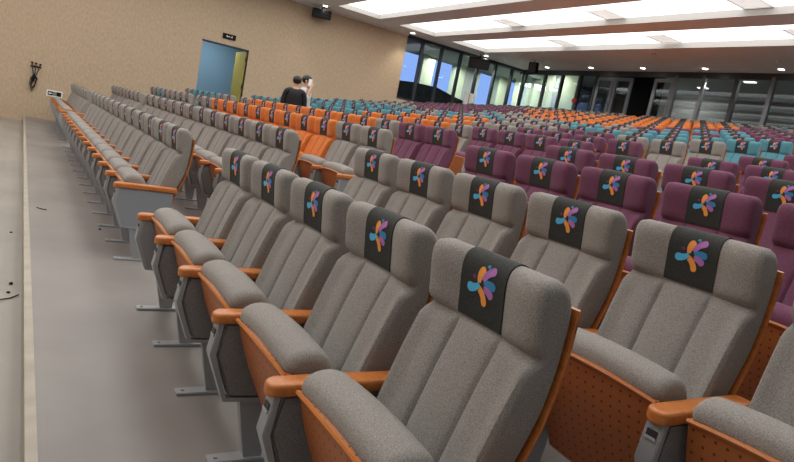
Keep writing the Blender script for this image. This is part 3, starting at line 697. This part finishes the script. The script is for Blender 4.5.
def person(h, arms, top, topname, loc, rz, lab, group, sleeve, head_turn=0):
    """faces -Y in its own frame; h = standing height; arms = dict side -> (elbow, wrist, hand direction)"""
    k = h / 1.75; S = lambda p: (p[0] * k, p[1] * k, p[2] * k)
    V = []; E = []; R = []
    def add(p, r, par=None):
        V.append(S(p)); R.append(tuple(a * k for a in r) if isinstance(r, tuple) else r * k)
        if par is not None: E.append((par, len(V) - 1))
        return len(V) - 1
    pel = add((0, 0, .95), (.15, .10)); wa = add((0, .0, 1.12), (.135, .095), pel); ch = add((0, .01, 1.30), (.16, .11), wa); sh = add((0, .01, 1.43), (.10, .07), ch); nk = add((0, .0, 1.50), .055, sh)
    hd = add((0, -.01, 1.56), .06, nk); h2 = add((0, -.015, 1.63), (.078, .092), hd); add((0, -.01, 1.70), (.068, .08), h2)
    body_arm = {}
    for s in (-1, 1):
        el, wr, hdir = arms[s]
        a = add((s * .17, .01, 1.41), .062, sh); b = add(el, .042, a); c = add(wr, .028, b); hdv = Vector(hdir).normalized()
        pm = add(tuple(Vector(wr) + hdv * .05), (.036, .018), c)
        side = Vector((0, 1, 0)) if abs(hdv.y) < .7 else Vector((0, 0, 1)); side = (side - hdv * side.dot(hdv)).normalized(); curl = hdv.cross(side).normalized() * s
        for f, (o_, l) in enumerate(((-.026, .068), (-.009, .078), (.009, .072), (.025, .056))):
            b0 = Vector(wr) + hdv * .085 + side * o_; q = add(tuple(b0), .009, pm); q = add(tuple(b0 + hdv * l * .5 + curl * .008), .008, q); add(tuple(b0 + hdv * l * .85 + curl * .028), .007, q)
        t0 = Vector(wr) + hdv * .035 - side * .034; q = add(tuple(t0), .011, pm); q = add(tuple(t0 + hdv * .03 - side * .016 + curl * .01), .010, q); add(tuple(t0 + hdv * .058 - side * .016 + curl * .02), .008, q)
        l1 = add((s * .09, 0, .88), .088, pel); l2 = add((s * .10, -.005, .50), .056, l1); l3 = add((s * .105, .01, .10), .040, l2); l4 = add((s * .11, -.05, .045), (.036, .03), l3); add((s * .115, -.14, .03), (.036, .022), l4)
    me = skin_mesh('body', V, E, R, M['skin'])
    o = link('person', me, None, loc, rz); tag(o, lab, 'person', group)
    # face
    mb = MB()
    for s in (-1, 1): ell(mb, S((s * .03, -.098, 1.645)), (.011 * k, .006 * k, .007 * k), M['white'], 2); ell(mb, S((s * .03, -.103, 1.645)), (.005 * k, .004 * k, .005 * k), M['hair'], 1)
    link('eyes', mb.mesh('eyes'), o)
    mb = MB(); ell(mb, S((0, -.108, 1.618)), (.012 * k, .016 * k, .022 * k), M['skin'], 2); link('nose', mb.mesh('nose'), o)
    mb = MB(); ell(mb, S((0, -.096, 1.582)), (.024 * k, .008 * k, .006 * k), M['lips'], 2); link('mouth', mb.mesh('mouth'), o)
    for s in (-1, 1): mb = MB(); ell(mb, S((s * .082, .0, 1.63)), (.012 * k, .02 * k, .032 * k), M['skin'], 2); link('ear', mb.mesh('ear'), o)
    mb = MB(); ell(mb, S((0, .012, 1.668)), (.092 * k, .108 * k, .092 * k), M['hair'], 3, lambda c: c.y < -.062 * k and c.z < 1.69 * k or c.z < 1.585 * k); link('hair', mb.mesh('hair'), o)
    # clothes: the same skeleton a little thicker
    tv = [S(p) for p in ((0, 0, .86), (0, 0, .97), (0, 0, 1.13), (0, .01, 1.31), (0, .01, 1.445))]; te = [(0, 1), (1, 2), (2, 3), (3, 4)]
    tr = [(.19, .14), (.188, .134), (.185, .13), (.20, .138), (.125, .085)]
    for s in (-1, 1):
        el, wr, hdir = arms[s]; i0 = len(tv)
        end = Vector(el).lerp(Vector(wr), sleeve); tv += [S((s * .18, .01, 1.415)), S(el), S(tuple(end))]; te += [(4, i0), (i0, i0 + 1), (i0 + 1, i0 + 2)]; tr += [.076, .056, .046]
    tr = [tuple(a * k for a in r) if isinstance(r, tuple) else r * k for r in tr]
    link(topname, skin_mesh(topname, tv, te, tr, M[top]), o)
    tv = [S((0, 0, .93))]; te = []; tr = [(.16 * k, .115 * k)]
    for s in (-1, 1): i0 = len(tv); tv += [S((s * .09, 0, .86)), S((s * .10, -.005, .5)), S((s * .105, .01, .09))]; te += [(0, i0), (i0, i0 + 1), (i0 + 1, i0 + 2)]; tr += [.10 * k, .072 * k, .062 * k]
    link('trousers', skin_mesh('trousers', tv, te, tr, M['trousers']), o)
    for s in (-1, 1):
        mb = MB(); ell(mb, S((s * .112, -.07, .04)), (.05 * k, .14 * k, .05 * k), M['shoe'], 2, None)
        for i, v in enumerate(mb.v): mb.v[i] = (v[0], v[1], max(v[2], 0.001))
        link('shoe', mb.mesh('shoe'), o)
    return o
pz = .45
person(1.655, {-1: ((-.225, -.01, 1.13), (-.17, -.20, 1.02), (.5, -1, -.1)), 1: ((.225, -.01, 1.13), (.17, -.20, 1.02), (-.5, -1, -.1))}, 'jacket', 'jacket', (-10.42, 3.84, pz), math.radians(-112),
       'person in a black jacket seen from behind, standing beyond the orange seats', 'people', .85)
p2 = person(1.74, {-1: ((-.29, -.10, 1.20), (-.14, -.14, 1.50), (.35, .1, 1)), 1: ((.25, -.02, 1.13), (.20, -.22, 1.05), (-.3, -1, 0))}, 'shirt', 'shirt', (-10.92, 4.25, pz), math.radians(142),
            'person in a light grey shirt holding a phone to the face, beside the black jacket', 'people', .5)
mb = MB(); mb.box(-.004, .004, -.035, .035, -.075, .075, M['phone'], .003)
ph = link('phone', mb.mesh('phone'), None, None); ph.rotation_euler = (0, math.radians(12), math.radians(142))
kk = 1.74 / 1.75; off = Matrix.Rotation(math.radians(142), 3, 'Z') @ Vector((-.118 * kk, -.095, 1.61 * kk)); ph.location = Vector((-10.92, 4.25, pz)) + off
tag(ph, 'white phone held against the face of the person in light grey', 'phone')
# ------------------------------------------------------------------ world, camera, view
w = bpy.data.worlds.new('dusk'); SC.world = w; w.use_nodes = True
bg = w.node_tree.nodes['Background']; bg.inputs[0].default_value = (.25, .39, .82, 1); bg.inputs[1].default_value = 1.35
cam = bpy.data.cameras.new('camera'); co = bpy.data.objects.new('camera', cam); COL.objects.link(co); SC.camera = co
cam.sensor_width = 36; cam.lens = 621.145 * 36 / 794; cam.clip_start = .05; cam.clip_end = 200
yaw, pit, rol = map(math.radians, (57.5398, -8.4073, 11.2527))
F = Vector((-math.sin(yaw) * math.cos(pit), math.cos(yaw) * math.cos(pit), math.sin(pit))); R = F.cross(Vector((0, 0, 1))).normalized(); U = R.cross(F)
R2 = R * math.cos(rol) + U * math.sin(rol); U2 = -R * math.sin(rol) + U * math.cos(rol)
mt = Matrix((R2, U2, -F)).transposed().to_4x4(); mt.translation = EYE; co.matrix_world = mt
vs = SC.view_settings; vs.view_transform = 'Standard'; vs.look = 'None'; vs.gamma = 1; vs.use_curve_mapping = False; vs.exposure = .12
try:
    SC.cycles.max_bounces = 7; SC.cycles.transparent_max_bounces = 10; SC.cycles.sample_clamp_indirect = 6
except Exception: pass
